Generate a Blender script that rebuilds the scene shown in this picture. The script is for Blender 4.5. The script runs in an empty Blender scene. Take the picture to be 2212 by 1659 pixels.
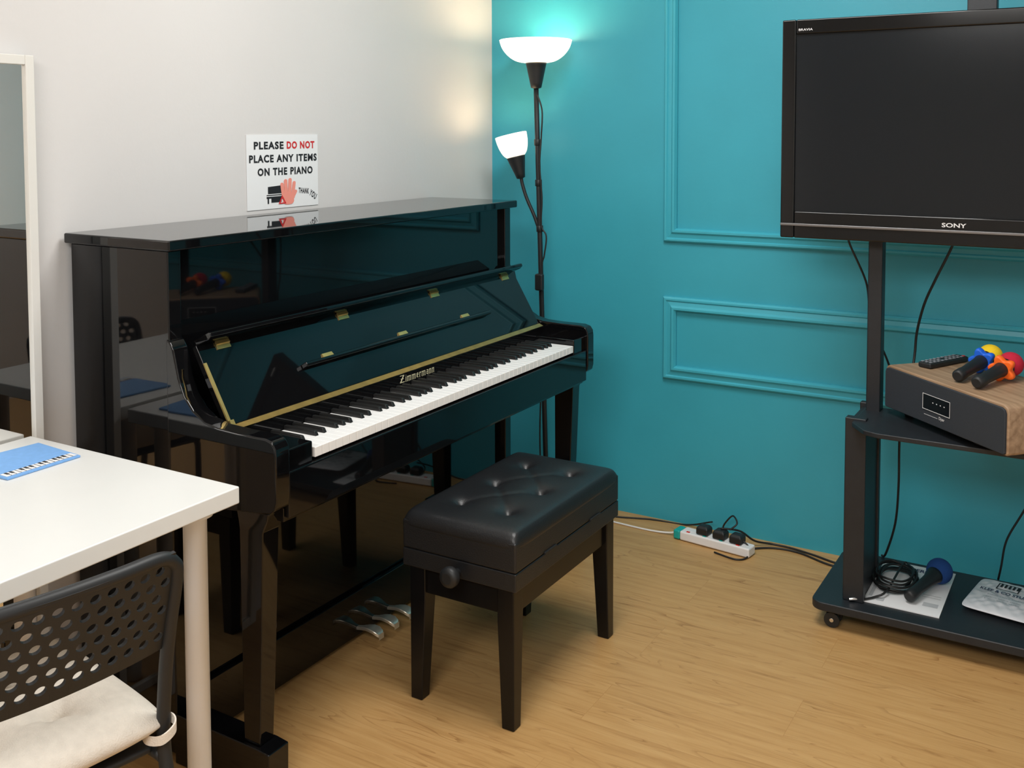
import bpy, math, random
from mathutils import Vector, Matrix, Euler
random.seed(4)
scn=bpy.context.scene
COL=scn.collection
scn.view_settings.view_transform='Standard'
BASE={}
ZOOM=None
# ------------------------------------------------------------ materials
def mat(name,col,rough=.5,metal=0,spec=.5,emit=None,es=0,var=0,vscale=20,bump=0,bscale=60,coat=0,sss=0,alpha=None):
    m=bpy.data.materials.new(name);m.use_nodes=True
    nt=m.node_tree;b=nt.nodes['Principled BSDF']
    c=(col[0],col[1],col[2],1)
    b.inputs['Base Color'].default_value=c
    b.inputs['Roughness'].default_value=rough
    b.inputs['Metallic'].default_value=metal
    b.inputs['Specular IOR Level'].default_value=spec
    b.inputs['Coat Weight'].default_value=coat
    if emit:
        b.inputs['Emission Color'].default_value=(*emit,1);b.inputs['Emission Strength'].default_value=es
    tc=nt.nodes.new('ShaderNodeTexCoord')
    if var:
        n=nt.nodes.new('ShaderNodeTexNoise');n.inputs['Scale'].default_value=vscale;n.inputs['Detail'].default_value=4
        nt.links.new(tc.outputs['Object'],n.inputs['Vector'])
        r=nt.nodes.new('ShaderNodeValToRGB')
        r.color_ramp.elements[0].position=.3;r.color_ramp.elements[1].position=.7
        r.color_ramp.elements[0].color=tuple(max(0,x*(1-var)) for x in col)+(1,)
        r.color_ramp.elements[1].color=tuple(min(1,x*(1+var)) for x in col)+(1,)
        nt.links.new(n.outputs['Fac'],r.inputs['Fac']);nt.links.new(r.outputs['Color'],b.inputs['Base Color'])
    if bump:
        n2=nt.nodes.new('ShaderNodeTexNoise');n2.inputs['Scale'].default_value=bscale;n2.inputs['Detail'].default_value=3
        nt.links.new(tc.outputs['Object'],n2.inputs['Vector'])
        bp=nt.nodes.new('ShaderNodeBump');bp.inputs['Strength'].default_value=bump;bp.inputs['Distance'].default_value=.002
        nt.links.new(n2.outputs['Fac'],bp.inputs['Height']);nt.links.new(bp.outputs['Normal'],b.inputs['Normal'])
    return m
def srgb(r,g,b):
    f=lambda c:(c/255/12.92 if c/255<=.04045 else ((c/255+.055)/1.055)**2.4)
    return (f(r),f(g),f(b))
M={}
M['white_wall']=mat('painted_white_wall',(.68,.665,.655),.55,var=.02,vscale=2,bump=.15,bscale=90)
M['teal']=mat('teal_wall_paint',(.042,.365,.47),.42,var=.05,vscale=3,bump=.15,bscale=60)
M['trimteal']=mat('teal_moulding_paint',(.055,.41,.52),.38,var=.03,vscale=6)
M['ceil']=mat('ceiling_paint',(.8,.8,.79),.8)
M['piano']=mat('black_piano_lacquer',(.003,.003,.0035),.03,spec=.48)
M['felt']=mat('dark_interior',(.01,.01,.01),.8)
M['brass']=mat('polished_brass',(.66,.48,.17),.3,.8,var=.1,vscale=30)
M['agedbrass']=mat('satin_brass_strip',(.46,.32,.10),.34,.75,var=.15,vscale=30)
M['gold']=mat('gold_lettering',(.72,.68,.44),.4,.2)
M['ivory']=mat('white_key_plastic',(.88,.88,.87),.22)
M['ebony']=mat('black_key_plastic',(.012,.012,.012),.35)
M['leather']=mat('black_leatherette',(.011,.012,.0135),.40,spec=.5,bump=.25,bscale=260)
M['benchwood']=mat('black_bench_wood',(.005,.005,.0055),.24,spec=.32,var=.2,vscale=8)
M['satin']=mat('black_powder_coat',(.012,.015,.019),.45,var=.1,vscale=40,bump=.1,bscale=300)
M['matteblack']=mat('matte_black_plastic',(.011,.0125,.014),.5)
M['cable']=mat('black_cable_rubber',(.012,.012,.012),.5)
M['whitecable']=mat('white_cable_rubber',(.8,.8,.78),.5)
M['table']=mat('white_table_laminate',(.78,.79,.77),.35,var=.01,vscale=8)
M['whitemetal']=mat('white_painted_steel',(.86,.88,.91),.35)
M['mirror']=mat('mirror_glass',(.95,.94,.92),.01,1)
M['mframe']=mat('cream_mirror_frame',(.74,.73,.69),.4)
M['bluepad']=mat('blue_pad_fabric',srgb(120,172,230),.7,var=.05,vscale=80)
M['paper']=mat('white_paper',(.84,.85,.86),.45)
M['ink']=mat('black_ink',(.012,.012,.015),.6)
M['redink']=mat('red_ink',srgb(205,40,45),.6)
M['skin']=mat('salmon_ink',srgb(240,150,135),.6)
M['beige']=mat('beige_cushion_cotton',srgb(220,212,200),.9,var=.05,vscale=60,bump=.5,bscale=400)
M['screen']=mat('dark_screen',(.008,.0105,.013),.14,spec=.40)
M['tvbezel']=mat('gloss_black_bezel',(.005,.0055,.006),.1)
M['silver']=mat('brushed_silver',(.26,.26,.27),.35,1)
M['chrome']=mat('chrome',(.8,.8,.8),.12,1)
M['pedal']=mat('pale_brass_pedal',(.88,.84,.72),.3,.8)
M['lettersilver']=mat('silver_lettering',(.75,.75,.75),.4)
M['grille']=mat('charcoal_speaker_cloth',(.024,.029,.037),.75,bump=.4,bscale=700)
M['yellow']=mat('yellow_foam',srgb(245,205,30),.9,bump=.5,bscale=500)
M['redfoam']=mat('red_foam',srgb(190,25,55),.9,bump=.5,bscale=500)
M['bluefoam']=mat('navy_foam',srgb(18,65,130),.9,bump=.5,bscale=500)
M['bluerub']=mat('blue_rubber',srgb(25,100,220),.5)
M['orangerub']=mat('orange_rubber',srgb(255,110,30),.5)
M['strip']=mat('white_power_strip_plastic',(.8,.8,.8),.35)
M['tealplastic']=mat('teal_plastic',srgb(20,165,160),.4)
M['redled']=mat('red_indicator',(.7,.03,.02),.4)
M['bag']=mat('white_plastic_bag',(.80,.82,.86),.5,spec=.35,var=.03,vscale=30,bump=.6,bscale=40)
M['navyink']=mat('navy_ink',(.02,.03,.1),.6)
M['greyink']=mat('grey_ink',(.25,.27,.3),.6)
M['palegrey']=mat('pale_grey_ink',(.5,.52,.54),.6)
M['shade']=mat('frosted_glass_shade',(.9,.85,.75),.3,emit=(1,.86,.66),es=1.3)
M['bulb']=mat('lit_bulb',(1,1,1),.3,emit=(1,.74,.46),es=34)
M['bulb2']=mat('lit_small_bulb',(1,1,1),.3,emit=(1,.74,.46),es=46)
def wood(name,c1,c2,scale,rough):
    m=bpy.data.materials.new(name);m.use_nodes=True;nt=m.node_tree;b=nt.nodes['Principled BSDF'];b.inputs['Roughness'].default_value=rough
    tc=nt.nodes.new('ShaderNodeTexCoord');mp=nt.nodes.new('ShaderNodeMapping');mp.inputs['Scale'].default_value=scale
    n=nt.nodes.new('ShaderNodeTexNoise');n.inputs['Scale'].default_value=1;n.inputs['Detail'].default_value=8;n.inputs['Distortion'].default_value=.5
    r=nt.nodes.new('ShaderNodeValToRGB');r.color_ramp.elements[0].position=.3;r.color_ramp.elements[1].position=.7
    r.color_ramp.elements[0].color=(*c1,1);r.color_ramp.elements[1].color=(*c2,1)
    nt.links.new(tc.outputs['Object'],mp.inputs['Vector']);nt.links.new(mp.outputs['Vector'],n.inputs['Vector']);nt.links.new(n.outputs['Fac'],r.inputs['Fac']);nt.links.new(r.outputs['Color'],b.inputs['Base Color'])
    return m
M['walnut']=wood('walnut_veneer',(.24,.145,.08),(.43,.285,.175),(3.5,60,60),.5)
def floormat():
    m=bpy.data.materials.new('oak_vinyl_planks');m.use_nodes=True;nt=m.node_tree;b=nt.nodes['Principled BSDF'];N=nt.nodes.new;L=nt.links.new
    tc=N('ShaderNodeTexCoord')
    br=N('ShaderNodeTexBrick');br.offset=.37;br.inputs['Scale'].default_value=1;br.inputs['Brick Width'].default_value=1.2;br.inputs['Row Height'].default_value=.18
    br.inputs['Mortar Size'].default_value=.0006;br.inputs['Mortar Smooth'].default_value=.3;br.inputs['Bias'].default_value=0
    br.inputs['Color1'].default_value=(0,0,0,1);br.inputs['Color2'].default_value=(1,1,1,1);br.inputs['Mortar'].default_value=(.5,.5,.5,1)
    L(tc.outputs['Object'],br.inputs['Vector'])
    sc=N('ShaderNodeVectorMath');sc.operation='SCALE';sc.inputs['Scale'].default_value=7.3
    L(br.outputs['Color'],sc.inputs[0])
    ad=N('ShaderNodeVectorMath');ad.operation='ADD';L(tc.outputs['Object'],ad.inputs[0]);L(sc.outputs['Vector'],ad.inputs[1])
    mp=N('ShaderNodeMapping');mp.inputs['Scale'].default_value=(2.4,38,1);L(ad.outputs['Vector'],mp.inputs['Vector'])
    n1=N('ShaderNodeTexNoise');n1.inputs['Scale'].default_value=1.3;n1.inputs['Detail'].default_value=7;n1.inputs['Distortion'].default_value=.8;n1.inputs['Roughness'].default_value=.62
    L(mp.outputs['Vector'],n1.inputs['Vector'])
    r1=N('ShaderNodeValToRGB');e=r1.color_ramp.elements
    e[0].position=.25;e[0].color=(.40,.215,.075,1);e[1].position=.76;e[1].color=(.57,.35,.143,1)
    k=e.new(.46);k.color=(.50,.29,.108,1)
    L(n1.outputs['Fac'],r1.inputs['Fac'])
    mp2=N('ShaderNodeMapping');mp2.inputs['Scale'].default_value=(1.0,8.5,1);L(ad.outputs['Vector'],mp2.inputs['Vector'])
    n2=N('ShaderNodeTexNoise');n2.inputs['Scale'].default_value=1.1;n2.inputs['Detail'].default_value=2.5;n2.inputs['Distortion'].default_value=.35;L(mp2.outputs['Vector'],n2.inputs['Vector'])
    mu=N('ShaderNodeMath');mu.operation='MULTIPLY';mu.inputs[1].default_value=19;L(n2.outputs['Fac'],mu.inputs[0])
    fr=N('ShaderNodeMath');fr.operation='FRACT';L(mu.outputs[0],fr.inputs[0])
    r2=N('ShaderNodeValToRGB');e=r2.color_ramp.elements;e[0].position=0;e[0].color=(.62,.53,.46,1);e[1].position=.22;e[1].color=(1,1,1,1)
    L(fr.outputs[0],r2.inputs['Fac'])
    n3=N('ShaderNodeTexNoise');mp3=N('ShaderNodeMapping');mp3.inputs['Scale'].default_value=(2.5,12,1);L(ad.outputs['Vector'],mp3.inputs['Vector']);L(mp3.outputs['Vector'],n3.inputs['Vector']);n3.inputs['Scale'].default_value=1.6;n3.inputs['Detail'].default_value=4
    r3=N('ShaderNodeValToRGB');e=r3.color_ramp.elements;e[0].position=.44;e[0].color=(.06,.06,.06,1);e[1].position=.66;e[1].color=(.9,.9,.9,1);L(n3.outputs['Fac'],r3.inputs['Fac'])
    mx=N('ShaderNodeMixRGB');mx.blend_type='MULTIPLY';L(r3.outputs['Color'],mx.inputs['Fac']);L(r1.outputs['Color'],mx.inputs['Color1']);L(r2.outputs['Color'],mx.inputs['Color2'])
    mx2=N('ShaderNodeMixRGB');mx2.blend_type='MULTIPLY';L(br.outputs['Fac'],mx2.inputs['Fac']);L(mx.outputs['Color'],mx2.inputs['Color1']);mx2.inputs['Color2'].default_value=(.80,.74,.68,1)
    L(mx2.outputs['Color'],b.inputs['Base Color'])
    b.inputs['Roughness'].default_value=.42;b.inputs['Specular IOR Level'].default_value=.35
    return m
M['floor']=floormat()
# ------------------------------------------------------------ geometry helpers
def wbase(o): return BASE[o.name] if o else Vector((0,0,0))
def root(name,loc,label,cat,group=None):
    o=bpy.data.objects.new(name,None);COL.objects.link(o);o.location=loc;o.empty_display_size=.05
    o['label']=label;o['category']=cat
    if group:o['group']=group
    BASE[o.name]=Vector(loc);return o
def tag(o,label,cat,group=None):
    o['label']=label;o['category']=cat
    if group:o['group']=group
    return o
def mk(name,verts,faces,m,parent=None,bevel=0,smooth=False,seg=2,base=False):
    vs=[Vector(v) for v in verts]
    lo=Vector([min(v[i] for v in vs) for i in range(3)]);hi=Vector([max(v[i] for v in vs) for i in range(3)])
    c=(lo+hi)/2
    if parent is None: c.z=lo.z
    me=bpy.data.meshes.new(name);me.from_pydata([tuple(v-c) for v in vs],[],faces);me.update()
    me.materials.append(M[m] if isinstance(m,str) else m)
    o=bpy.data.objects.new(name,me);COL.objects.link(o)
    o.parent=parent;o.location=c-wbase(parent);BASE[o.name]=c
    if smooth or bevel:
        for p in me.polygons:p.use_smooth=True
    if bevel:
        bm=o.modifiers.new('bevel','BEVEL');bm.width=bevel;bm.segments=seg;bm.limit_method='ANGLE';bm.angle_limit=.6;bm.harden_normals=True
    return o
def boxvf(b):
    x0,x1,y0,y1,z0,z1=b
    v=[(x0,y0,z0),(x1,y0,z0),(x1,y1,z0),(x0,y1,z0),(x0,y0,z1),(x1,y0,z1),(x1,y1,z1),(x0,y1,z1)]
    f=[(0,3,2,1),(4,5,6,7),(0,1,5,4),(1,2,6,5),(2,3,7,6),(3,0,4,7)]
    return v,f
def boxes(name,bs,m,parent=None,bevel=0,**k):
    V=[];Fc=[]
    for b in bs:
        v,f=boxvf(b);n=len(V);V+=v;Fc+=[tuple(i+n for i in q) for q in f]
    return mk(name,V,Fc,m,parent,bevel,**k)
def box(name,x0,x1,y0,y1,z0,z1,m,parent=None,bevel=0,**k):
    return boxes(name,[(x0,x1,y0,y1,z0,z1)],m,parent,bevel,**k)
def prism(name,prof,y0,y1,m,parent=None,bevel=0,axis='y',**k):
    n=len(prof)
    area=sum(prof[i][0]*prof[(i+1)%n][1]-prof[(i+1)%n][0]*prof[i][1] for i in range(n))
    if area<0: prof=prof[::-1]
    if axis=='y':
        V=[(x,y0,z) for x,z in prof]+[(x,y1,z) for x,z in prof]
        Fc=[tuple(range(n)),tuple(range(2*n-1,n-1,-1))]+[(i,n+i,n+(i+1)%n,(i+1)%n) for i in range(n)]
    else:
        V=[(x,y,y0) for x,y in prof]+[(x,y,y1) for x,y in prof]
        Fc=[tuple(range(n-1,-1,-1)),tuple(range(n,2*n))]+[(i,(i+1)%n,n+(i+1)%n,n+i) for i in range(n)]
    return mk(name,V,Fc,m,parent,bevel,**k)
def loft(name,secs,m,parent=None,bevel=0,**k):
    V=[];Fc=[]
    secs=sorted(secs)
    for z,x0,x1,y0,y1 in secs: V+=[(x0,y0,z),(x1,y0,z),(x1,y1,z),(x0,y1,z)]
    for i in range(len(secs)-1):
        a=4*i
        for j in range(4): Fc.append((a+j,a+(j+1)%4,a+4+(j+1)%4,a+4+j))
    Fc.append((3,2,1,0));a=4*(len(secs)-1);Fc.append((a,a+1,a+2,a+3))
    return mk(name,V,Fc,m,parent,bevel,**k)
def dirM(p,d,up='Y'):
    return Matrix.Translation(Vector(p))@Vector(d).to_track_quat('Z',up).to_matrix().to_4x4()
def lathe(name,prof,m,parent=None,Mx=None,seg=40,lobes=None,smooth=True):
    Mx=Mx or Matrix.Identity(4);V=[];Fc=[];n=len(prof)
    for r,z in prof:
        for j in range(seg):
            t=2*math.pi*j/seg;rr=r
            if lobes: rr=r*(1+lobes[1]*math.cos(lobes[0]*t))
            V.append(Mx@Vector((rr*math.cos(t),rr*math.sin(t),z)))
    for i in range(n-1):
        for j in range(seg):
            a=i*seg+j;b=i*seg+(j+1)%seg
            Fc.append((a,b,b+seg,a+seg))
    Fc.append(tuple(range(seg-1,-1,-1)));Fc.append(tuple((n-1)*seg+j for j in range(seg)))
    o=mk(name,V,Fc,m,parent,0,smooth)
    o.data.polygons[-1].use_smooth=False;o.data.polygons[-2].use_smooth=False
    return o
def sph(r,n=10,c=0,z0=-1,z1=1):
    out=[]
    for i in range(n+1):
        t=-math.pi/2+math.pi*i/n;s=math.sin(t)
        out.append((max(r*math.cos(t),1e-4),c+r*s))
    return out
def cyl(name,p0,p1,r0,r1,m,parent=None,seg=24):
    p0=Vector(p0);p1=Vector(p1);h=(p1-p0).length
    e=min(r0,r1,h/2)*.12
    return lathe(name,[(r0-e,0),(r0,e),(r1,h-e),(r1-e,h)],m,parent,dirM(p0,p1-p0),seg)
def catmull(P,sub,closed=False):
    P=[Vector(p) for p in P];n=len(P);out=[]
    if closed: idx=range(n);g=lambda i:P[i%n]
    else: idx=range(n-1);g=lambda i:P[max(0,min(n-1,i))]
    for i in idx:
        a,b,c,d=g(i-1),g(i),g(i+1),g(i+2)
        for s in range(sub):
            t=s/sub
            out.append(.5*((2*b)+(c-a)*t+(2*a-5*b+4*c-d)*t*t+(3*b-a-3*c+d)*t**3))
    if not closed: out.append(P[-1])
    return out
def smoothprof(outer,th=.002,sub=6):
    o=[(v.x,v.z) for v in catmull([(r,0,z) for r,z in outer],sub)]
    return o+[(max(r-th,.001),z+(.0015 if i==len(o)-1 else th*.6)) for i,(r,z) in reversed(list(enumerate(o)))]
def sweepvf(P,r,seg=8,closed=False):
    n=len(P);V=[];Fc=[]
    T=[]
    for i in range(n):
        if closed: t=P[(i+1)%n]-P[i-1]
        else: t=P[min(n-1,i+1)]-P[max(0,i-1)]
        T.append(t.normalized())
    nrm=T[0].orthogonal().normalized()
    for i in range(n):
        nrm=(nrm-T[i]*nrm.dot(T[i])).normalized();bi=T[i].cross(nrm)
        for j in range(seg):
            a=2*math.pi*j/seg;V.append(P[i]+r*(math.cos(a)*nrm+math.sin(a)*bi))
    for i in range(n if closed else n-1):
        for j in range(seg):
            a=i*seg+j;b=i*seg+(j+1)%seg;k=((i+1)%n)*seg
            Fc.append((a,b,k+(j+1)%seg,k+j))
    if not closed: Fc.append(tuple(range(seg-1,-1,-1)));Fc.append(tuple((n-1)*seg+j for j in range(seg)))
    return V,Fc
def tube(name,pts,r,m,parent=None,sub=8,seg=8,closed=False):
    V,Fc=sweepvf(catmull(pts,sub,closed),r,seg,closed)
    return mk(name,V,Fc,m,parent,0,True)
def text(name,s,c,right,up,w,h,m,parent,bold=0,shear=0,lift=.0007,space=1.0):
    cu=bpy.data.curves.new('t','FONT');cu.body=s;cu.offset=bold;cu.resolution_u=3;cu.shear=shear;cu.space_character=space
    ob=bpy.data.objects.new('t',cu);COL.objects.link(ob)
    dg=bpy.context.evaluated_depsgraph_get();dg.update()
    me=bpy.data.meshes.new_from_object(ob.evaluated_get(dg))
    vs=[v.co.copy() for v in me.vertices];fs=[tuple(p.vertices) for p in me.polygons]
    bpy.data.objects.remove(ob);bpy.data.curves.remove(cu);bpy.data.meshes.remove(me)
    x0=min(v.x for v in vs);x1=max(v.x for v in vs);y0=min(v.y for v in vs);y1=max(v.y for v in vs)
    c=Vector(c);right=Vector(right).normalized();up=Vector(up).normalized();nn=right.cross(up)
    out=[c+right*((v.x-(x0+x1)/2)/(x1-x0)*w)+up*((v.y-(y0+y1)/2)/(y1-y0)*h)+nn*lift for v in vs]
    return mk(name,out,fs,m,parent)
def flat(name,polys,c,right,up,m,parent,lift=.0007):
    c=Vector(c);right=Vector(right).normalized();up=Vector(up).normalized();nn=right.cross(up);V=[];Fc=[]
    for q,p in enumerate(polys):
        n=len(V)
        ar=sum(p[i][0]*p[(i+1)%len(p)][1]-p[(i+1)%len(p)][0]*p[i][1] for i in range(len(p)))
        if ar<0:p=p[::-1]
        V+=[c+right*x+up*y+nn*(lift+q*.00001) for x,y in p];Fc.append(tuple(range(n,n+len(p))))
    return mk(name,V,Fc,m,parent)
def rct(x0,x1,y0,y1): return [(x0,y0),(x1,y0),(x1,y1),(x0,y1)]
def stad(x0,y0,x1,y1,r,n=8):
    d=math.atan2(y1-y0,x1-x0);o=[]
    for i in range(n+1):
        a=d-math.pi/2+math.pi*i/n;o.append((x1+r*math.cos(a),y1+r*math.sin(a)))
    for i in range(n+1):
        a=d+math.pi/2+math.pi*i/n;o.append((x0+r*math.cos(a),y0+r*math.sin(a)))
    return o
def pillow(name,cx,cy,sx,sy,zm,h,hb,m,parent,p=5,n=32,dim=[],crease=[],wrinkle=0,rc=.035):
    V=[];Fc=[];N=n+1
    us=[math.sin(math.pi/2*(-1+2*i/n)) for i in range(N)]
    def pos(u,v):
        return cx+sx*u*(1-rc*abs(v)**10),cy+sy*v*(1-rc*abs(u)**10)
    def dz(x,y):
        d=0
        for (a,b,dep,s) in dim: d+=dep*math.exp(-math.hypot(x-a,y-b)/s)
        for (a,b,c,e,dep,s) in crease:
            L=math.hypot(c-a,e-b);t=max(0,min(1,((x-a)*(c-a)+(y-b)*(e-b))/L/L))
            d+=dep*math.exp(-(math.hypot(x-a-t*(c-a),y-b-t*(e-b))/s)**2)
        if wrinkle:
            d+=wrinkle*(math.sin(x*90+3*math.sin(y*50))*math.sin(y*70+2*math.sin(x*60))+.6*math.sin(x*170+y*140))
        return d
    for side in (1,-1):
        for v in us:
            for u in us:
                x,y=pos(u,v);e=max(0,(1-abs(u)**p)*(1-abs(v)**p))**.5
                z=zm+(h*e-dz(x,y)*e if side==1 else -hb*e)
                V.append(Vector((x,y,z)))
    for s in (0,1):
        o=s*N*N
        for j in range(n):
            for i in range(n):
                a=o+j*N+i;q=(a,a+1,a+N+1,a+N);Fc.append(q if s==0 else q[::-1])
    o=mk(name,V,Fc,m,parent,0,True)
    import bmesh
    bm=bmesh.new();bm.from_mesh(o.data);bmesh.ops.remove_doubles(bm,verts=bm.verts,dist=1e-5);bm.to_mesh(o.data);bm.free()
    return o
def struct(o): o['kind']='structure';return o
# ------------------------------------------------------------ room
RX,RY,RZ=3.0,-6.2,2.62
struct(box('floor',-.1,RX+.1,RY-.1,.1,-.1,0,'floor'))
struct(box('ceiling',-.1,RX+.1,RY-.1,.1,RZ,RZ+.1,'ceil'))
struct(box('wall_left',-.1,0,RY,0,0,RZ,'white_wall'))
struct(box('wall_back',-.1,RX+.1,0,.1,0,RZ,'teal'))
struct(box('wall_right',RX,RX+.1,RY,0,0,RZ,'white_wall'))
struct(box('wall_front',-.1,RX+.1,RY-.1,RY,0,RZ,'white_wall'))
def frame_trim(name,x0,x1,z0,z1):
    prof=[(0,0),(0,.010),(.006,.016),(.012,.016),(.016,.011),(.030,.014),(.037,.021),(.044,.021),(.050,.010),(.050,0)]
    V=[];Fc=[];n=len(prof)
    for (cx,cz,sx,sz) in ((x0,z0,1,1),(x1,z0,-1,1),(x1,z1,-1,-1),(x0,z1,1,-1)):
        for w,h in prof: V.append((cx+sx*w,-h,cz+sz*w))
    for c in range(4):
        for i in range(n-1):
            a=c*n+i;b=((c+1)%4)*n+i;Fc.append((a,a+1,b+1,b))
    o=mk(name,V,Fc,'trimteal',None);struct(o)
frame_trim('trim_1',.733,2.85,1.027,2.36)
frame_trim('trim_2',.733,2.85,.528,.828)
# ------------------------------------------------------------ piano
yc=-1.185
pn=root('upright_piano',(.19,yc,0),'glossy black upright piano with open keyboard lid against white wall','piano')
YN,YF=-1.921,-.449
iN,iF=-1.884,-.486
boxes('case',[(.02,.352,YN,iN,0.02,1.165),(.02,.352,iF,YF,0.02,1.165),(.02,.05,iN,iF,.04,1.165),(.05,.31,iN,iF,.03,.07),(.05,.33,iN,iF,1.14,1.165)],'piano',pn,.003)
box('lid',.012,.372,-1.934,-.436,1.166,1.19,'piano',pn,.004,seg=3)
box('upper_panel',.318,.336,iN,iF,.77,1.163,'piano',pn,.001)
box('lower_panel',.312,.33,iN,iF,.145,.60,'piano',pn,.002)
box('bottom_rail',.305,.345,iN,iF,.015,.143,'piano',pn,.003)
arm=[(.345,.970),(.358,.964),(.368,.948),(.375,.92),(.384,.885),(.402,.848),(.428,.820),(.462,.801),(.50,.793),(.56,.791),(.640,.791),(.658,.786),(.667,.773),(.669,.755),(.669,.66),(.665,.643),(.652,.633),(.62,.628),(.345,.60)]
prism('arm',arm,YN-.004,iN+.002,'piano',pn,.004,seg=3)
prism('arm',arm,iF-.002,YF+.004,'piano',pn,.004,seg=3)
box('key_block',.49,.656,iN+.002,-1.797,.69,.757,'piano',pn,.004)
box('key_block',.49,.656,-.563,iF-.002,.69,.757,'piano',pn,.004)
box('keybed',.33,.65,iN,iF,.602,.66,'piano',pn,.003)
box('key_slip',.650,.664,iN+.002,iF-.002,.612,.712,'piano',pn,.004,seg=3)
kb=box('keyboard',.40,.648,-1.795,-.565,.66,.70,'felt',pn)
kw=1.222/52
y=-1.791
me=None
for i in range(52):
    if me is None:
        k0=box('white_key',.505,.657,y+.0004,y+kw-.0004,.718,.74,'ivory',kb,.0012);me=k0.data;kz=k0.location.copy()
    else:
        o=k0.copy();COL.objects.link(o);o.parent=kb;o.location=kz+Vector((0,kw*i,0))
b0=None
for i in range(51):
    n=(i)%7
    if n in (1,4): continue
    yb=y+kw*(i+1)
    sh={0:.0015,2:-.002,3:.002,5:-.0025,6:0}[n]
    if b0 is None:
        V=[];pr=[(.7395,.5055,.603,.0052),(.7495,.5055,.598,.0046),(.751,.507,.594,.0038)]
        for z,xa,xb,hy in pr: V+=[(xa,yb-hy,z),(xb,yb-hy,z),(xb,yb+hy,z),(xa,yb+hy,z)]
        Fc=[]
        for s in range(2):
            a=4*s
            for j in range(4): Fc.append((a+j,a+(j+1)%4,a+4+(j+1)%4,a+4+j))
        Fc+=[(3,2,1,0),(8,9,10,11)]
        b0=mk('black_key',V,Fc,'ebony',kb,.0008);bz=b0.location.copy();by=yb
        b0.location.y+=sh
    else:
        o=b0.copy();COL.objects.link(o);o.parent=kb;o.location=bz+Vector((0,yb-by+sh,0))
box('name_board',.492,.505,iN+.004,iF-.004,.742,.776,'piano',pn,.001)
prism('hinge_strip',[(.507,.7780),(.509,.780),(.494,.7865),(.492,.784)],-1.87,-.50,'agedbrass',pn)
def gothic(s,c,right,up,w,h,m,parent):
    g={'Z':([((.05,.95),(.85,.95)),((.05,.03),(.95,.03)),((.2,.5),(.75,.5))],1.05),
       'i':([((.15,0),(.15,.6)),((.15,.8),(.18,.86))],.34),
       'm':([((.12,0),(.12,.6)),((.42,0),(.42,.6)),((.72,0),(.72,.6)),((.12,.5),(.24,.62)),((.24,.62),(.42,.55)),((.42,.55),(.56,.62)),((.56,.62),(.72,.55))],.92),
       'e':([((.15,.1),(.15,.55)),((.15,.55),(.42,.62)),((.42,.62),(.42,.36)),((.42,.36),(.15,.28)),((.15,.1),(.45,.05))],.58),
       'r':([((.15,0),(.15,.6)),((.15,.5),(.42,.62))],.50),
       'a':([((.12,.08),(.12,.35)),((.12,.35),(.42,.35)),((.42,0),(.42,.58)),((.12,.58),(.42,.6)),((.12,.08),(.42,.06))],.60),
       'n':([((.12,0),(.12,.6)),((.42,0),(.42,.6)),((.12,.5),(.26,.62)),((.26,.62),(.42,.55))],.60)}
    tot=sum(g[ch][1] for ch in s);k=w/tot;x=-w/2;polys=[]
    for ch in s:
        st,ad=g[ch]
        if ch=='Z': polys.append([(x+.66*k,.45*h),(x+.90*k,.45*h),(x+.28*k,-.47*h),(x+.04*k,-.47*h)])
        for (a,b),(c2,d2) in st:
            p0=Vector((x+a*k,(b-.5)*h));p1=Vector((x+c2*k,(d2-.5)*h));dd=(p1-p0)
            if dd.length<1e-6: continue
            nib=Vector((.028*k,-.042*k))
            q=[p0-nib,p0+nib,p1+nib,p1-nib];polys.append([tuple(v) for v in q])
            if abs(a-c2)<.02 and abs(b-d2)>.3:
                wv=.052*k
                polys.append([(p0.x-wv,p0.y),(p0.x+wv,p0.y),(p1.x+wv,p1.y),(p1.x-wv,p1.y)])
                for P in (p0,p1): polys.append([(P.x-wv*1.6,P.y),(P.x,P.y-wv*1.3),(P.x+wv*1.6,P.y),(P.x,P.y+wv*1.3)])
        x+=ad*k
    return flat('lettering',polys,c,right,up,m,parent,lift=.0005)
gothic('Zimmermann',(.5052,-1.205,.7635),(0,1,0),(0,0,1),.160,.020,'gold',pn)
d=Vector((.388-.488,0,.952-.784)).normalized();nv=Vector((d.z,0,-d.x))
P0=Vector((.488,0,.784));Lb=(Vector((.388,0,.952))-P0).length
def bp(s,o): q=P0+d*s+nv*o;return (q.x,q.z)
fb=prism('fallboard',[bp(0,0),bp(Lb,0),bp(Lb,-.016),bp(0,-.016)],iN+.006,iF-.006,'piano',pn,.002)
prism('fallboard_flap',[(.372,.957),(.378,.946),(.422,.966),(.430,.975),(.427,.983),(.419,.983)],iN+.012,iF-.014,'piano',pn,.002)
for yh in (-1.805,-1.385,-.966,-.56):
    prism('fallboard_hinge',[bp(Lb-.022,.0005),bp(Lb-.004,.0005),bp(Lb-.002,.004),bp(Lb-.010,.006),bp(Lb-.012,.0025),bp(Lb-.022,.0025)],yh-.020,yh+.020,'brass',pn)
s1=.075
prism('music_ledge',[bp(s1,.0005),bp(s1+.012,.0005),bp(s1+.012,.018),bp(s1+.006,.020),bp(s1,.018)],-1.60,-.755,'piano',pn,.002)
for yh in (-1.50,-1.185,-.87):
    prism('ledge_hinge',[bp(s1+.012,.0005),bp(s1+.024,.0005),bp(s1+.024,.0025),bp(s1+.014,.006)],yh-.018,yh+.018,'brass',pn)
prism('lid_stay',[bp(0,.0005),bp(.15,.0005),bp(.15,.004),bp(0,.005)],iN+.004,iN+.012,'brass',pn)
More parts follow.
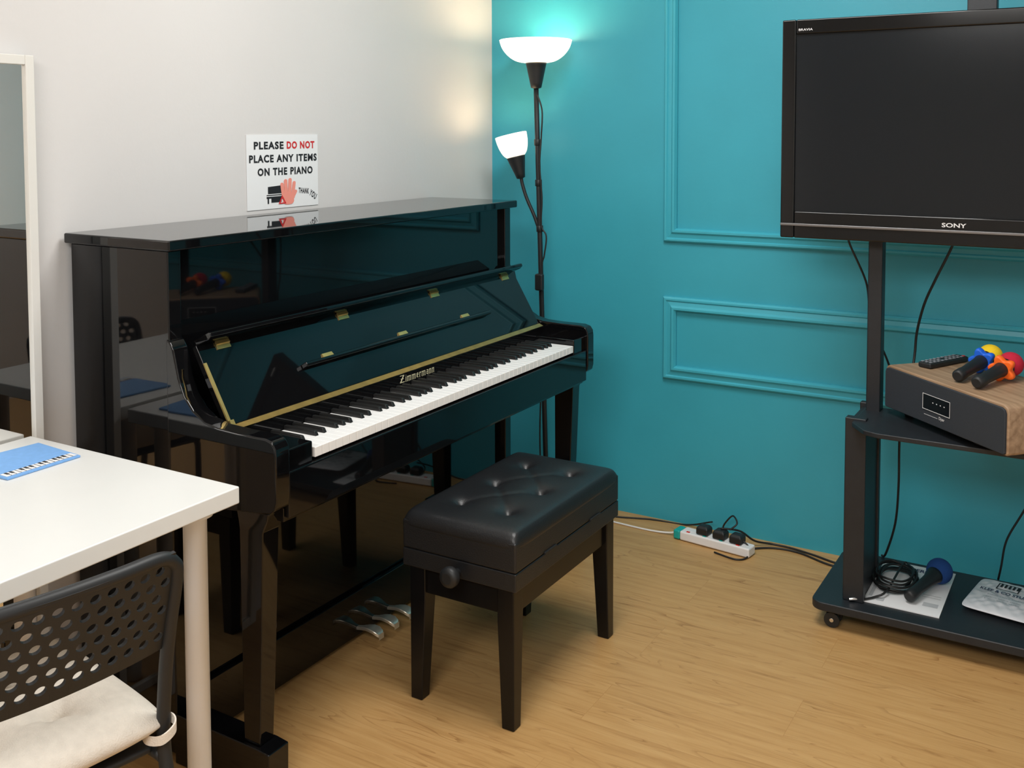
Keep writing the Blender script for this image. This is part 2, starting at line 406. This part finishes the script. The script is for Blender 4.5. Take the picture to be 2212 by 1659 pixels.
prism('lid_stay',[bp(-.01,.0005),bp(.010,.0005),bp(.010,.010),bp(-.01,.010)],iN+.004,iN+.016,'brass',pn)
for (a,b) in ((YN,YN+.058),(YF-.058,YF)):
    loft('leg',[(.630,.548,.642,a,b),(.612,.550,.636,a+.002,b-.002),(.596,.552,.627,a+.003,b-.003),(.582,.553,.621,a+.004,b-.004),(.35,.553,.612,a+.006,b-.006),(.112,.553,.600,a+.008,b-.008)],'piano',pn,.003)
    prism('toe',[(.346,0),(.632,0),(.634,.108),(.60,.112),(.346,.115)],a-.002,b+.002,'piano',pn,.003)
for yp in (-1.275,-1.205,-1.135):
    pv=[(.335,.042,.0065),(.36,.047,.0075),(.378,.052,.012),(.394,.054,.0165),(.410,.052,.0175),(.422,.046,.0145),(.428,.040,.008)]
    V=[];Fc=[]
    for x,z,w in pv:
        V+=[(x,yp-w,z),(x,yp+w,z),(x,yp+w,z-.01),(x,yp-w,z-.01)]
    for i in range(len(pv)-1):
        a=4*i
        for j in range(4): Fc.append((a+j,a+(j+1)%4,a+4+(j+1)%4,a+4+j))
    Fc+=[(0,1,2,3),(24+3,24+2,24+1,24)]
    mk('pedal',V,[f[::-1] for f in Fc],'pedal',pn,.003,seg=3)
# ------------------------------------------------------------ bench
bn=root('piano_bench',(.79,-1.155,0),'black adjustable piano bench with button-tufted leatherette seat','piano bench')
bx0,bx1,by0,by1=.626,.957,-1.44,-.868
btn=[(x,yy) for x in (.718,.858) for yy in (-1.31,-1.145,-.98)]
dim=[(a,b,.028,.017) for a,b in btn]
cr=[(.718,-1.31,.858,-1.145,.003,.009),(.858,-1.31,.718,-1.145,.003,.009),(.718,-1.145,.858,-.98,.003,.009),(.858,-1.145,.718,-.98,.003,.009)]
cx,cy=(bx0+bx1)/2,(by0+by1)/2;hx,hy=(bx1-bx0)/2,(by1-by0)/2
pillow('seat_cushion',cx,cy,hx,hy,.450,.035,.02,'leather',bn,p=24,n=110,dim=dim,crease=cr,rc=.010)
box('seat_side',bx0+.001,bx1-.001,by0+.001,by1-.001,.3885,.461,'leather',bn,.005,seg=3)
box('seat_box',bx0+.001,bx1-.001,by0+.001,by1-.001,.343,.3875,'leather',bn,.003)
for a,b in btn: lathe('button',sph(.0095,8),'leather',bn,Matrix.Translation((a,b,.4605))@Matrix.Diagonal((1,1,.45,1)),16)
boxes('apron',[(.662,.93,-1.42,-1.40,.275,.343),(.662,.93,-.91,-.89,.275,.343),(.655,.672,-1.40,-.91,.275,.343),(.92,.937,-1.40,-.91,.275,.343)],'benchwood',bn,.002)
for lx in (0,1):
    for ly in (0,1):
        X0,X1=(.644,.690) if lx==0 else (.900,.946);Y0,Y1=(-1.432,-1.386) if ly==0 else (-.924,-.878)
        x0b,x1b=(X0,X1-.012) if lx==0 else (X0+.012,X1);y0b,y1b=(Y0,Y1-.012) if ly==0 else (Y0+.012,Y1)
        loft('leg',[(0,x0b,x1b,y0b,y1b),(.26,X0,X1,Y0,Y1),(.342,X0,X1,Y0,Y1)],'benchwood',bn,.003)
cyl('knob_shaft',(.793,-1.437,.348+.012),(.793,-1.463,.36),.009,.009,'matteblack',bn)
lathe('adjustment_knob',[(.018,0),(.0235,.003),(.025,.008),(.025,.018),(.0215,.024),(.012,.026)],'matteblack',bn,dirM((.793,-1.462,.360),(0,-1,0)),36)
for yy in (-1.27,-1.02): box('latch',.951,.9595,yy-.03,yy+.03,.386,.393,'matteblack',bn,.001)
# ------------------------------------------------------------ lamp
LY=-.15
def pole(z,dx=0,dy=0): return Vector((.3305-.0289*z+dx,LY+dy,z))
lp=root('floor_lamp',(.331,LY,0),'black floor lamp with glowing bowl shade and side reading shade','floor lamp')
lathe('base',[(.125,0),(.13,.004),(.13,.014),(.12,.022),(.03,.028),(.016,.04)],'matteblack',lp,Matrix.Translation((.3305,LY,0)),48)
tube('pole',[pole(.03),pole(.6),pole(1.1),pole(1.59)],.0095,'matteblack',lp,2,12)
for z in (1.385,1.235,1.065,.60): cyl('clip',pole(z-.012),pole(z+.012),.0128,.0128,'matteblack',lp)
lathe('shade_holder',[(.010,0),(.0195,.003),(.023,.02),(.037,.087),(.039,.094)],'matteblack',lp,Matrix.Translation((.285,LY,1.583)),32)
lathe('bowl_shade',smoothprof([(.030,0),(.072,.008),(.103,.028),(.124,.055),(.134,.084)],.0025),'shade',lp,Matrix.Translation((.283,LY,1.6755)),72)
lathe('bulb',sph(.040,14),'bulb',lp,Matrix.Translation((.283,LY,1.732)),28)
tube('side_arm',[pole(1.052),(.2786,LY-.002,1.110),(.2476,LY-.006,1.177),(.2301,LY-.008,1.229),(.2259,LY-.010,1.257)],.0067,'matteblack',lp,8,10)
sd=Vector((-.034,-.01,.146)).normalized();S0=Vector((.2259,LY-.010,1.2496))
lathe('side_shade_holder',[(.008,0),(.016,.003),(.0195,.02),(.034,.080),(.035,.084)],'matteblack',lp,dirM(S0,sd),28)
lathe('side_shade',smoothprof([(.031,.0),(.044,.014),(.053,.036),(.058,.060),(.060,.085)],.0025),'shade',lp,dirM(S0+sd*.082,sd),56)
lathe('side_bulb',sph(.023,10),'bulb2',lp,dirM(S0+sd*.136,sd),20)
tube('lamp_cord',[pole(z,dx,-.013) for z,dx in ((1.56,.011),(1.50,.030),(1.40,.023),(1.30,.014),(1.18,.020),(1.08,.014),(1.04,.034),(.97,.024),(.90,.010),(.6,.004),(.3,-.015),(.06,-.013))],.003,'cable',lp,6,8)
q=pole(.87);box('switch',q.x-.010,q.x+.022,LY-.034,LY-.012,.838,.900,'matteblack',lp,.006)
# ------------------------------------------------------------ sign on wall
sg=tag(box('paper_sign',.001,.0022,-1.332,-1.030,1.200,1.418,'paper'),'laminated white paper notice about the piano, taped on white wall','sign')
def sp(px,py):
    return (-1.332+(px-530)/156*.302, 1.418-(py-291)/158*.218)
def stext(s,x0,x1,y0,y1,m,bold=.04,rt=(0,1,0),up=(0,0,1),space=1.18):
    a=sp(x0,y1);b=sp(x1,y0)
    text('lettering',s,(.0022,(a[0]+b[0])/2,(a[1]+b[1])/2),rt,up,b[0]-a[0],b[1]-a[1],m,sg,bold=bold,space=space)
stext('PLEASE',545,608,305.5,322,'ink');stext('DO NOT',615,678,305.5,322,'redink')
stext('PLACE ANY ITEMS',535,683,333.5,350,'ink');stext('ON THE PIANO',552,673,361.5,378,'ink')
stext('THANK',640,664,409,421,'ink',bold=.03,rt=(0,1,-.10),up=(0,.10,1));stext('YOU',665,682,418,432,'ink',bold=.03,rt=(0,1,-.6),up=(0,.6,1))
c0=sp(616,415)
def sc(pts):
    return [((x-616)/156*.302,-(yy-415)/158*.218) for x,yy in pts]
flat('piano_picture',[sc([(573,402),(602,400),(602,417),(573,417)]),sc(rct(570,604,419,421)),sc(rct(570,604,423,427)),sc(rct(572,575,427,438)),sc(rct(580,602,427,436))],(.0022,c0[0],c0[1]),(0,1,0),(0,0,1),'ink',sg)
hand=[stad(612,425,622,425,9.5),stad(613,434,621,434,8.5),stad(606,424,603,398,3.6),stad(612.5,420,611,391,3.7),stad(619.5,420,621,389,3.7),stad(626.5,424,630,396,3.5),stad(622,436,633,415,3.6)]
flat('hand_picture',[sc(h) for h in hand],(.0022,c0[0],c0[1]),(0,1,0),(0,0,1),'skin',sg,lift=.0012)
flat('warning_triangle',[sc([(595,440),(598,440),(604.5,425),(603,421)]),sc([(612,440),(609,440),(602,425),(603,421)]),sc([(595,440),(612,440),(610.5,437.5),(596.5,437.5)])],(.0022,c0[0],c0[1]),(0,1,0),(0,0,1),'redink',sg,lift=.0017)
# ------------------------------------------------------------ mirror
mr=root('standing_mirror',(.02,-2.24,0),'tall rectangular mirror with slim cream frame leaning on white wall','mirror')
m0,m1=-2.46,-2.015
boxes('frame',[(.008,.038,m1-.022,m1,.0,1.60),(.008,.038,m0,m0+.022,.0,1.60),(.008,.038,m0+.022,m1-.022,1.578,1.60),(.008,.038,m0+.022,m1-.022,.0,.022)],'mframe',mr,.002)
box('mirror_glass',.020,.030,m0+.020,m1-.020,.02,1.58,'mirror',mr)
# ------------------------------------------------------------ table
tb=root('white_table',(.37,-2.55,0),'white laminate desk with round steel legs','table')
box('tabletop',.042,.696,-3.06,-2.052,.706,.740,'table',tb,.003,seg=3)
for lx in (.098,.640):
    for ly in (-2.115,-2.995):
        lathe('leg',[(.019,0),(.021,.003),(.021,.02),(.0225,.03),(.0225,.69),(.034,.692),(.036,.706)],'whitemetal',tb,Matrix.Translation((lx,ly,0)),32)
pd=root('blue_pad',(.185,-2.178,.74),'small blue pad printed with a piano key border on desk','pad')
prism('pad',[(.118,-2.085),(.275,-2.095),(.277,-2.262),(.10,-2.268)],.7405,.745,'bluepad',pd,.001,axis='z')
flat('key_border',[rct(-.080,.080,-.012,.012)],(.257,-2.178,.745),(0,1,0),(-1,0,0),'paper',pd,lift=.0004)
ks=[]
for i in range(14):
    x=-.080+.160*(i+1)/15
    ks.append(rct(x-.0006,x+.0006,-.012,.012))
    if i%7 not in (2,6): ks.append(rct(x-.003,x+.003,-.001,.012))
flat('key_marks',ks,(.257,-2.178,.745),(0,1,0),(-1,0,0),'ink',pd,lift=.0008)
# ------------------------------------------------------------ chair (local: faces -X, then turned)
ch=root('black_chair',(0,0,0),'black steel chair with perforated backrest and beige seat cushion','chair')
prof=[(.095,0,0),(.065,0,.20),(.043,0,.376),(.030,0,.46),(.038,0,.56),(.055,0,.65),(.078,0,.740)]
pp=[Vector((x,.185,z)) for x,_,z in prof]
top=[Vector((.084,.176,.766)),Vector((.090,.150,.779)),Vector((.100,.08,.781)),Vector((.103,0,.781))]
path=pp+top+[Vector((v.x,-v.y,v.z)) for v in (top[:-1]+[])[::-1]]+[Vector((v.x,-v.y,v.z)) for v in pp[::-1]]
tube('back_frame',path,.0112,'matteblack',ch,8,12)
for s in (1,-1):
    tube('front_leg',[(-.335,.17*s,0),(-.325,.172*s,.2),(-.318,.175*s,.40),(-.31,.175*s,.425),(-.28,.176*s,.432),(-.1,.178*s,.432),(.03,.182*s,.432)],.010,'matteblack',ch,8,12)
box('seat',-.345,.018,-.172,.172,.436,.448,'matteblack',ch,.005)
V=[];Fc=[];rows,cols=6,13;Wd=.352;Hh=.142;cw=Wd/cols;chh=Hh/rows
def mp(yv,zv):
    t=yv/.176;z=.628+zv
    x=.048+(z-.628)*.27+.022*(1-t*t)
    return (x,yv,z)
def cell(y0,y1,z0,z1,hole=True):
    n=len(V)
    if not hole:
        V.extend([mp(y0,z0),mp(y1,z0),mp(y1,z1),mp(y0,z1)]);Fc.append((n,n+1,n+2,n+3));return
    cy_,cz_=(y0+y1)/2,(z0+z1)/2;a=(y1-y0)/2;b=(z1-z0)/2;K=20
    for i in range(K):
        t=2*math.pi*i/K;c,s=math.cos(t),math.sin(t);k=min(a/abs(c) if abs(c)>1e-6 else 9,b/abs(s) if abs(s)>1e-6 else 9)
        V.append(mp(cy_+c*k,cz_+s*k));V.append(mp(cy_+c*a*.64,cz_+s*b*.62))
    for i in range(K):
        j=(i+1)%K;Fc.append((n+2*i,n+2*j,n+2*j+1,n+2*i+1))
    for qy,qz in ((a,b),(-a,b),(-a,-b),(a,-b)):
        m_=len(V);V.append(mp(cy_+qy,cz_+qz))
        ang=math.atan2(qz,qy)%(2*math.pi);i=int(ang/(2*math.pi/K));j=(i+1)%K
        Fc.append((n+2*i,m_,n+2*j))
for r in range(rows):
    z0=.004+r*chh;z1=z0+chh
    if r%2==0:
        for c in range(cols): cell(-Wd/2+c*cw,-Wd/2+(c+1)*cw,z0,z1)
    else:
        cell(-Wd/2,-Wd/2+cw/2,z0,z1,False);cell(Wd/2-cw/2,Wd/2,z0,z1,False)
        for c in range(cols-1): cell(-Wd/2+(c+.5)*cw,-Wd/2+(c+1.5)*cw,z0,z1)
for c in range(cols):
    cell(-Wd/2+c*cw,-Wd/2+(c+1)*cw,-.010,.004,False);cell(-Wd/2+c*cw,-Wd/2+(c+1)*cw,.004+Hh,.004+Hh+.010,False)
bk=mk('backrest',V,Fc,'matteblack',ch)
so=bk.modifiers.new('s','SOLIDIFY');so.thickness=.006;so.offset=0
T4=[(-.085,-.065),(-.085,.065),(-.235,-.065),(-.235,.065)]
pillow('seat_cushion',-.165,0,.205,.195,.486,.046,.037,'beige',ch,p=4,n=72,dim=[(a,b,.040,.030) for a,b in T4],crease=[(a,b,a+dx,b+dy,.006,.007) for a,b in T4 for dx,dy in ((.05,.02),(-.04,.035),(.01,-.055),(.03,-.03))])
for s in (1,-1):
    b1=[(.005,.172*s,.494),(.035,.197*s,.491),(.052,.194*s,.482),(.050,.172*s,.470),(.025,.160*s,.466),(.000,.165*s,.470)]
    cen=catmull(b1,6);V=[];Fc=[]
    for pnt in cen:
        V+=[pnt+Vector((0,0,-.008)),pnt+Vector((0,0,.008)),pnt*1.0+Vector((-.002,-.002*s,.008)),pnt+Vector((-.002,-.002*s,-.008))]
    for i in range(len(cen)-1):
        a=4*i
        for j in range(4): Fc.append((a+j,a+(j+1)%4,a+4+(j+1)%4,a+4+j))
    mk('cushion_tie',V,Fc,'beige',ch,0,False)
ch.location=(.797,-2.560,0);ch.rotation_euler=(0,0,math.radians(-10.5))
# ------------------------------------------------------------ tv stand
ts=root('tv_stand',(1.80,-.36,0),'black steel rolling television stand with shelf and base','tv stand')
def rr(x0,x1,y0,y1,r,n=6):
    o=[]
    for cx_,cy_,a0_ in ((x1-r,y1-r,0),(x0+r,y1-r,90),(x0+r,y0+r,180),(x1-r,y0+r,270)):
        for i in range(n+1):
            a=math.radians(a0_+90*i/n);o.append((cx_+r*math.cos(a),cy_+r*math.sin(a)))
    return o
prism('base_plate',rr(1.412,2.20,-.55,-.13,.035),.055,.080,'satin',ts,.004,axis='z')
for s in (0,1):
    x=1.522 if s==0 else 2.042
    box('post',x,x+.040,-.375,-.325,.585,1.50,'satin',ts,.004)
    xx=x-.03 if s==0 else x+.012
    boxes('lower_post',[(xx,xx+.058,-.50,-.47,.08,.612),(xx+.008,xx+.052,-.47,-.31,.08,.60),(xx,xx+.058,-.31,-.285,.08,.612)],'satin',ts,.003)
prism('shelf',[(1.515,-.52),(1.56,-.585),(1.60,-.60),(2.02,-.60),(2.06,-.585),(2.11,-.52),(2.11,-.32),(1.515,-.32)],.592,.606,'satin',ts,.003,axis='z')
box('cross_bar',1.545,2.06,-.36,-.34,1.30,1.36,'satin',ts,.003)
box('camera_column',1.775,1.850,-.39,-.35,1.36,2.02,'satin',ts,.003)
box('bracket',1.72,1.90,-.388,-.372,1.28,1.55,'satin',ts,.003)
for (x,y_) in ((1.468,-.50),(1.468,-.18),(2.145,-.50),(2.145,-.18)):
    c=boxes('caster',[(x-.018,x+.018,y_-.014,y_-.010,.018,.048),(x-.018,x+.018,y_+.010,y_+.014,.018,.048),(x-.018,x+.018,y_-.014,y_+.014,.044,.055)],'matteblack',ts,.002)
    cyl('wheel',(x,y_-.023,.022),(x,y_-.0145,.022),.022,.022,'matteblack',ts);cyl('wheel',(x,y_+.0145,.022),(x,y_+.023,.022),.022,.022,'matteblack',ts)
    cyl('axle',(x,y_-.025,.022),(x,y_+.025,.022),.006,.006,'chrome',ts)
# ------------------------------------------------------------ television
X0,X1,Z0,Z1,YT=1.288,2.245,1.113,1.748,-.465
tv=root('television',((X0+X1)/2,YT+.05,Z0),'large black flat screen television, switched off, mounted on rolling stand','television')
boxes('housing',[(X0,X0+.040,YT,YT+.05,Z0,Z1),(X1-.040,X1,YT,YT+.05,Z0,Z1),(X0+.040,X1-.040,YT,YT+.05,Z1-.042,Z1),(X0+.040,X1-.040,YT,YT+.05,Z0,Z0+.078),(X0+.03,X1-.03,YT+.02,YT+.072,Z0+.02,Z1-.03)],'tvbezel',tv,.004)
box('screen',X0+.040,X1-.040,YT+.008,YT+.018,Z0+.078,Z1-.042,'screen',tv)
box('silver_strip',X0+.002,X1-.002,YT-.006,YT-.0005,Z0+.036,Z0+.043,'silver',tv,.001)
text('lettering','SONY',((X0+X1)/2-.003,YT,Z0+.056),(1,0,0),(0,0,1),.062,.012,'lettersilver',tv,bold=.02,lift=.001)
text('lettering','BRAVIA',(X0+.068,YT,Z1-.030),(1,0,0),(0,0,1),.040,.0065,'lettersilver',tv,lift=.001)
# ------------------------------------------------------------ speaker
sk=root('speaker_box',(0,0,0),'wooden box speaker with charcoal front standing askew on stand shelf','speaker')
SL,SD,SB,SH=.487,.27,.018,.144
prism('cabinet',[(0,SB+.006),(.006,SB),(SL-.006,SB),(SL,SB+.006),(SL,SH-.018),(SL-.005,SH-.0055),(SL-.018,SH),(.018,SH),(.005,SH-.0055),(0,SH-.018)],.006,SD,'walnut',sk,.004,seg=3)
prism('front_grille',[(.006,SB+.006),(.010,SB+.003),(SL-.010,SB+.003),(SL-.006,SB+.006),(SL-.006,SH-.020),(SL-.010,SH-.011),(SL-.020,SH-.007),(.020,SH-.007),(.010,SH-.011),(.006,SH-.020)],.0,.012,'grille',sk,.003,seg=3)
box('display',.175,.285,-.0015,.0005,.060,.102,'screen',sk,.0005)
boxes('display_outline',[(.175,.285,-.0022,-.0015,.1012,.1025),(.175,.285,-.0022,-.0015,.0595,.0608),(.175,.1763,-.0022,-.0015,.0608,.1012),(.2837,.285,-.0022,-.0015,.0608,.1012)],'lettersilver',sk)
text('lettering','. . . .',(.240,-.0015,.084),(1,0,0),(0,0,1),.05,.003,'lettersilver',sk,bold=.02,lift=.0005)
text('lettering','Dpar',(.252,.0,.047),(1,0,0),(0,0,1),.022,.011,'lettersilver',sk,bold=.01,lift=.0006)
box('indicator_line',.180,.235,-.0006,.0002,.045,.0458,'lettersilver',sk)
for (fx,fy) in ((.05,.05),(.12,SD-.04),(SL-.15,.05),(SL-.05,SD-.04)): cyl('foot',(fx,fy,-.000),(fx,fy,SB+.002),.012,.012,'matteblack',sk)
sk.location=(1.572,-.376,.6065);sk.rotation_euler=(0,0,math.radians(-43.5))
TZ=.6065+SH
rm=root('remote_control',(0,0,0),'slim black remote control lying on wooden speaker','remote')
box('remote_body',-.090,.090,-.021,.021,0,.016,'matteblack',rm,.005)
bt=[]
for i in range(9):
    for j in range(3):
        if (i,j)!=(4,1): bt.append((-.078+i*.018-.0045,-.078+i*.018+.0045,-.013+j*.013-.0035,-.013+j*.013+.0035,.016,.0178))
boxes('remote_buttons',bt,'greyink',rm,.0005)
box('power_button',.075,.083,-.014,-.007,.016,.018,'redled',rm)
rm.location=(1.722,-.30,TZ+.0005);rm.rotation_euler=(0,0,math.atan2(.215,.07)-.15)
def mic(label,tail,head,foam,ring,rb=.033,cat='microphone'):
    t=Vector(tail);h=Vector(head);r=root('microphone',(t.x,t.y,t.z-.02),label,cat)
    L=(h-t).length;Mx=dirM(t,h-t)
    lathe('handle',[(.011,0),(.0165,.006),(.0165,.03),(.015,.05),(.0175,L*.62),(.022,L*.80),(.024,L*.84)],'matteblack',r,Mx,28)
    if ring: lathe('anti_roll_ring',[(.026,L*.70),(.030,L*.705),(.031,L*.74),(.031,L*.77),(.030,L*.795),(.026,L*.80)],ring,r,Mx,60,lobes=(5,.20))
    lathe('foam_cover',sph(rb,14,L),foam,r,Mx,32)
    return r
mic('black handheld microphone with yellow foam cover and blue ring',(1.787,-.520,TZ+.0185),(1.846,-.310,TZ+.040),'yellow','bluerub')
mic('black handheld microphone with red foam cover and orange ring',(1.840,-.575,TZ+.0185),(1.905,-.392,TZ+.040),'redfoam','orangerub')
mic('black handheld microphone with navy foam cover resting on magazine',(1.662,-.445,.0835+.0205),(1.718,-.262,.0835+.040),'bluefoam',None,.037)
mg=tag(box('magazine',1.545,1.750,-.485,-.160,.0805,.0834,'paper'),'white printed magazine lying on stand base','magazine')
text('lettering','ZIMMERMANN',(1.66,-.195,.0834),(1,0,0),(0,1,0),.15,.022,'navyink',mg,bold=.03)
flat('printed_picture',[rct(-.095,-.085,-.12,.10),rct(-.07,-.05,-.14,-.12),rct(.05,.09,-.11,-.085),rct(.04,.09,-.05,-.047),rct(.04,.09,-.035,-.032),rct(-.1,-.06,.135,.15)],(1.6475,-.3225,.0834),(1,0,0),(0,1,0),'palegrey',mg)
V=[];Fc=[];pts=[]
for i in range(7*14):
    a=2*math.pi*i/14;k=i//14
    rx=.052+.010*math.sin(k*2.1);ry=.085+.014*math.cos(k*1.7)
    pts.append(Vector((1.605+.006*math.sin(k*3)+rx*math.cos(a+.3*k),-.315+.008*math.cos(k*2)+ry*math.sin(a+.3*k),.089+.0045*k+.003*math.sin(3*a+k))))
pts+= [Vector((1.60,-.42,.10)),Vector((1.575,-.455,.089)),Vector((1.545,-.49,.0875))]
cc=root('coiled_cable',(1.605,-.315,.0835),'coiled black microphone cable on magazine','cable')
V,Fc=sweepvf(catmull(pts,4),.0032,8);mk('cable',V,Fc,'cable',cc,0,True)
cyl('plug',(1.548,-.487,.0885),(1.512,-.508,.0885),.0042,.0042,'chrome',cc)
bg=root('plastic_packet',(0,0,0),'crumpled white printed plastic packet lying on stand base','packet')
pillow('packet',0,0,.095,.115,.011,.012,.010,'bag',bg,p=2.5,n=80,wrinkle=.0020,rc=.06)
text('lettering','KLEF & CO STUDIO',(0,.008,.0235),(1,0,0),(0,1,0),.145,.018,'navyink',bg,bold=.02,lift=.0028)
for z in (-.022,-.040,-.056): text('lettering','piano voice violin',(0,z,.0235),(1,0,0),(0,1,0),.09,.008,'greyink',bg,lift=.0028)
flat('key_picture',[rct(-.030,-.027,-.02,.02),rct(.027,.030,-.02,.02),rct(-.03,.03,-.022,-.019),rct(-.03,.03,.019,.022)]+[rct(-.020+i*.011-.003,-.020+i*.011+.003,-.004,.019) for i in range(5)],(-.008,.052,.0225),(1,0,0),(0,1,0),'ink',bg,lift=.0028)
bg.location=(1.902,-.296,.0808);bg.rotation_euler=(0,0,math.radians(-9))
# ------------------------------------------------------------ power strip
ps=root('power_strip',(0,0,0),'white power strip with teal end and black plugs on floor','power strip')
box('strip_body',-.125,.135,-.026,.026,0.002,.034,'strip',ps,.006,seg=3)
box('end_cap',-.150,-.1245,-.026,.026,0.002,.034,'tealplastic',ps,.006,seg=3)
for i in range(4):
    x=-.095+i*.062
    box('socket_plate',x-.023,x+.023,-.010,.020,.034,.0355,'strip',ps,.001)
    box('switch_light',x-.006,x+.006,-.021,-.014,.034,.0362,'redled' if i in(0,3) else 'tealplastic',ps,.0005)
for i in (1,2,3):
    x=-.095+i*.062-.01
    loft('plug',[(.0362,x-.022,x+.022,-.020,.022),(.058,x-.022,x+.022,-.020,.022),(.066,x-.015,x+.015,-.012,.016)],'matteblack',ps,.004)
ps.location=(.985,-.142,0);ps.rotation_euler=(0,0,math.radians(-7))
def cab(label,pts,r=.003,m='cable'):
    o=tube('power_cable',pts,r,m,None,8,8);tag(o,label,'cable');return o
cab('white mains cable running along the floor by teal wall',[(.47,-.10,.0035),(.55,-.115,.0035),(.60,-.122,.0035),(.73,-.128,.0035),(.80,-.122,.006),(.832,-.122,.014)],.0034,'whitecable')
cab('black cable arching over the power strip',[(.47,-.06,.004),(.56,-.075,.004),(.70,-.03,.004),(.83,-.014,.004),(.93,-.05,.045),(.96,-.110,.072)],.003)
cab('black cable looping up from a plug',[(.985,-.03,.004),(.975,-.035,.03),(1.0,-.06,.07),(1.03,-.09,.10),(1.055,-.125,.09),(1.035,-.14,.069)],.003)
cab('black cable trailing along floor from power strip to stand',[(1.005,-.145,.070),(1.06,-.11,.06),(1.10,-.07,.02),(1.15,-.03,.005),(1.22,-.03,.004),(1.30,-.05,.004),(1.375,-.075,.004),(1.45,-.08,.004)],.0035)
cab('black cable curling round front of power strip',[(1.075,-.150,.050),(1.105,-.155,.03),(1.11,-.185,.006),(1.08,-.215,.004),(1.0,-.195,.004)],.003)
cab('black cable trailing beside teal wall',[(1.08,-.12,.004),(1.16,-.06,.004),(1.25,-.055,.004),(1.36,-.10,.004),(1.50,-.11,.004)],.0035)
cab('thin black cable hanging from television behind stand post',[(1.462,-.385,1.14),(1.470,-.38,1.095),(1.505,-.32,.98),(1.515,-.31,.90),(1.53,-.30,.82),(1.556,-.285,.76),(1.572,-.275,.70),(1.575,-.30,.614)],.0032)
cab('thin black cable hanging from television to the speaker',[(1.757,-.39,1.14),(1.747,-.375,1.10),(1.70,-.33,1.0),(1.665,-.29,.92),(1.640,-.25,.83),(1.634,-.245,.76),(1.63,-.27,.70),(1.62,-.30,.614)],.0038)
cab('thin black cable hanging below shelf to stand base',[(1.612,-.31,.590),(1.605,-.30,.50),(1.598,-.26,.36),(1.580,-.20,.22),(1.545,-.15,.10),(1.53,-.135,.0845)],.0035)
cab('thin black cable hanging beside packet',[(1.99,-.33,.590),(1.965,-.28,.42),(1.935,-.25,.34),(1.90,-.22,.26),(1.885,-.20,.21),(1.875,-.17,.14),(1.865,-.14,.0845)],.003)
# ------------------------------------------------------------ lights
def area(loc,size,sy,power,col,rot=(0,0,0)):
    l=bpy.data.lights.new('ceiling_light','AREA');l.shape='RECTANGLE';l.size=size;l.size_y=sy;l.energy=power;l.color=col
    o=bpy.data.objects.new('ceiling_light',l);COL.objects.link(o);o.location=loc;o.rotation_euler=rot
area((1.25,-1.45,2.58),.8,.8,36,(1,.985,.96))
area((1.9,-4.3,2.42),1.6,.8,58,(1,.985,.96),(math.radians(22),0,0))
w=bpy.data.worlds.new('World');scn.world=w;w.use_nodes=True;w.node_tree.nodes['Background'].inputs[0].default_value=(.5,.5,.5,1);w.node_tree.nodes['Background'].inputs[1].default_value=.1
# ------------------------------------------------------------ camera
cam=bpy.data.cameras.new('Camera');co=bpy.data.objects.new('Camera',cam);COL.objects.link(co)
cam.sensor_width=36;cam.lens=2221.6453/2212*36;cam.shift_y=-(829.5-405.48)/2212
cam.clip_start=.05
if ZOOM:
    u,v,wz=ZOOM;cam.lens=2221.6453/wz*36;cam.shift_x=(u-1106)/wz;cam.shift_y=-(v-405.48)/wz
R=Matrix.Rotation(.5373,4,'Z')@Matrix.Rotation(math.pi/2-.0557,4,'X')@Matrix.Rotation(-.0021,4,'Z')
co.matrix_world=Matrix.Translation((2.1564,-3.4669,1.4292))@R
scn.camera=co
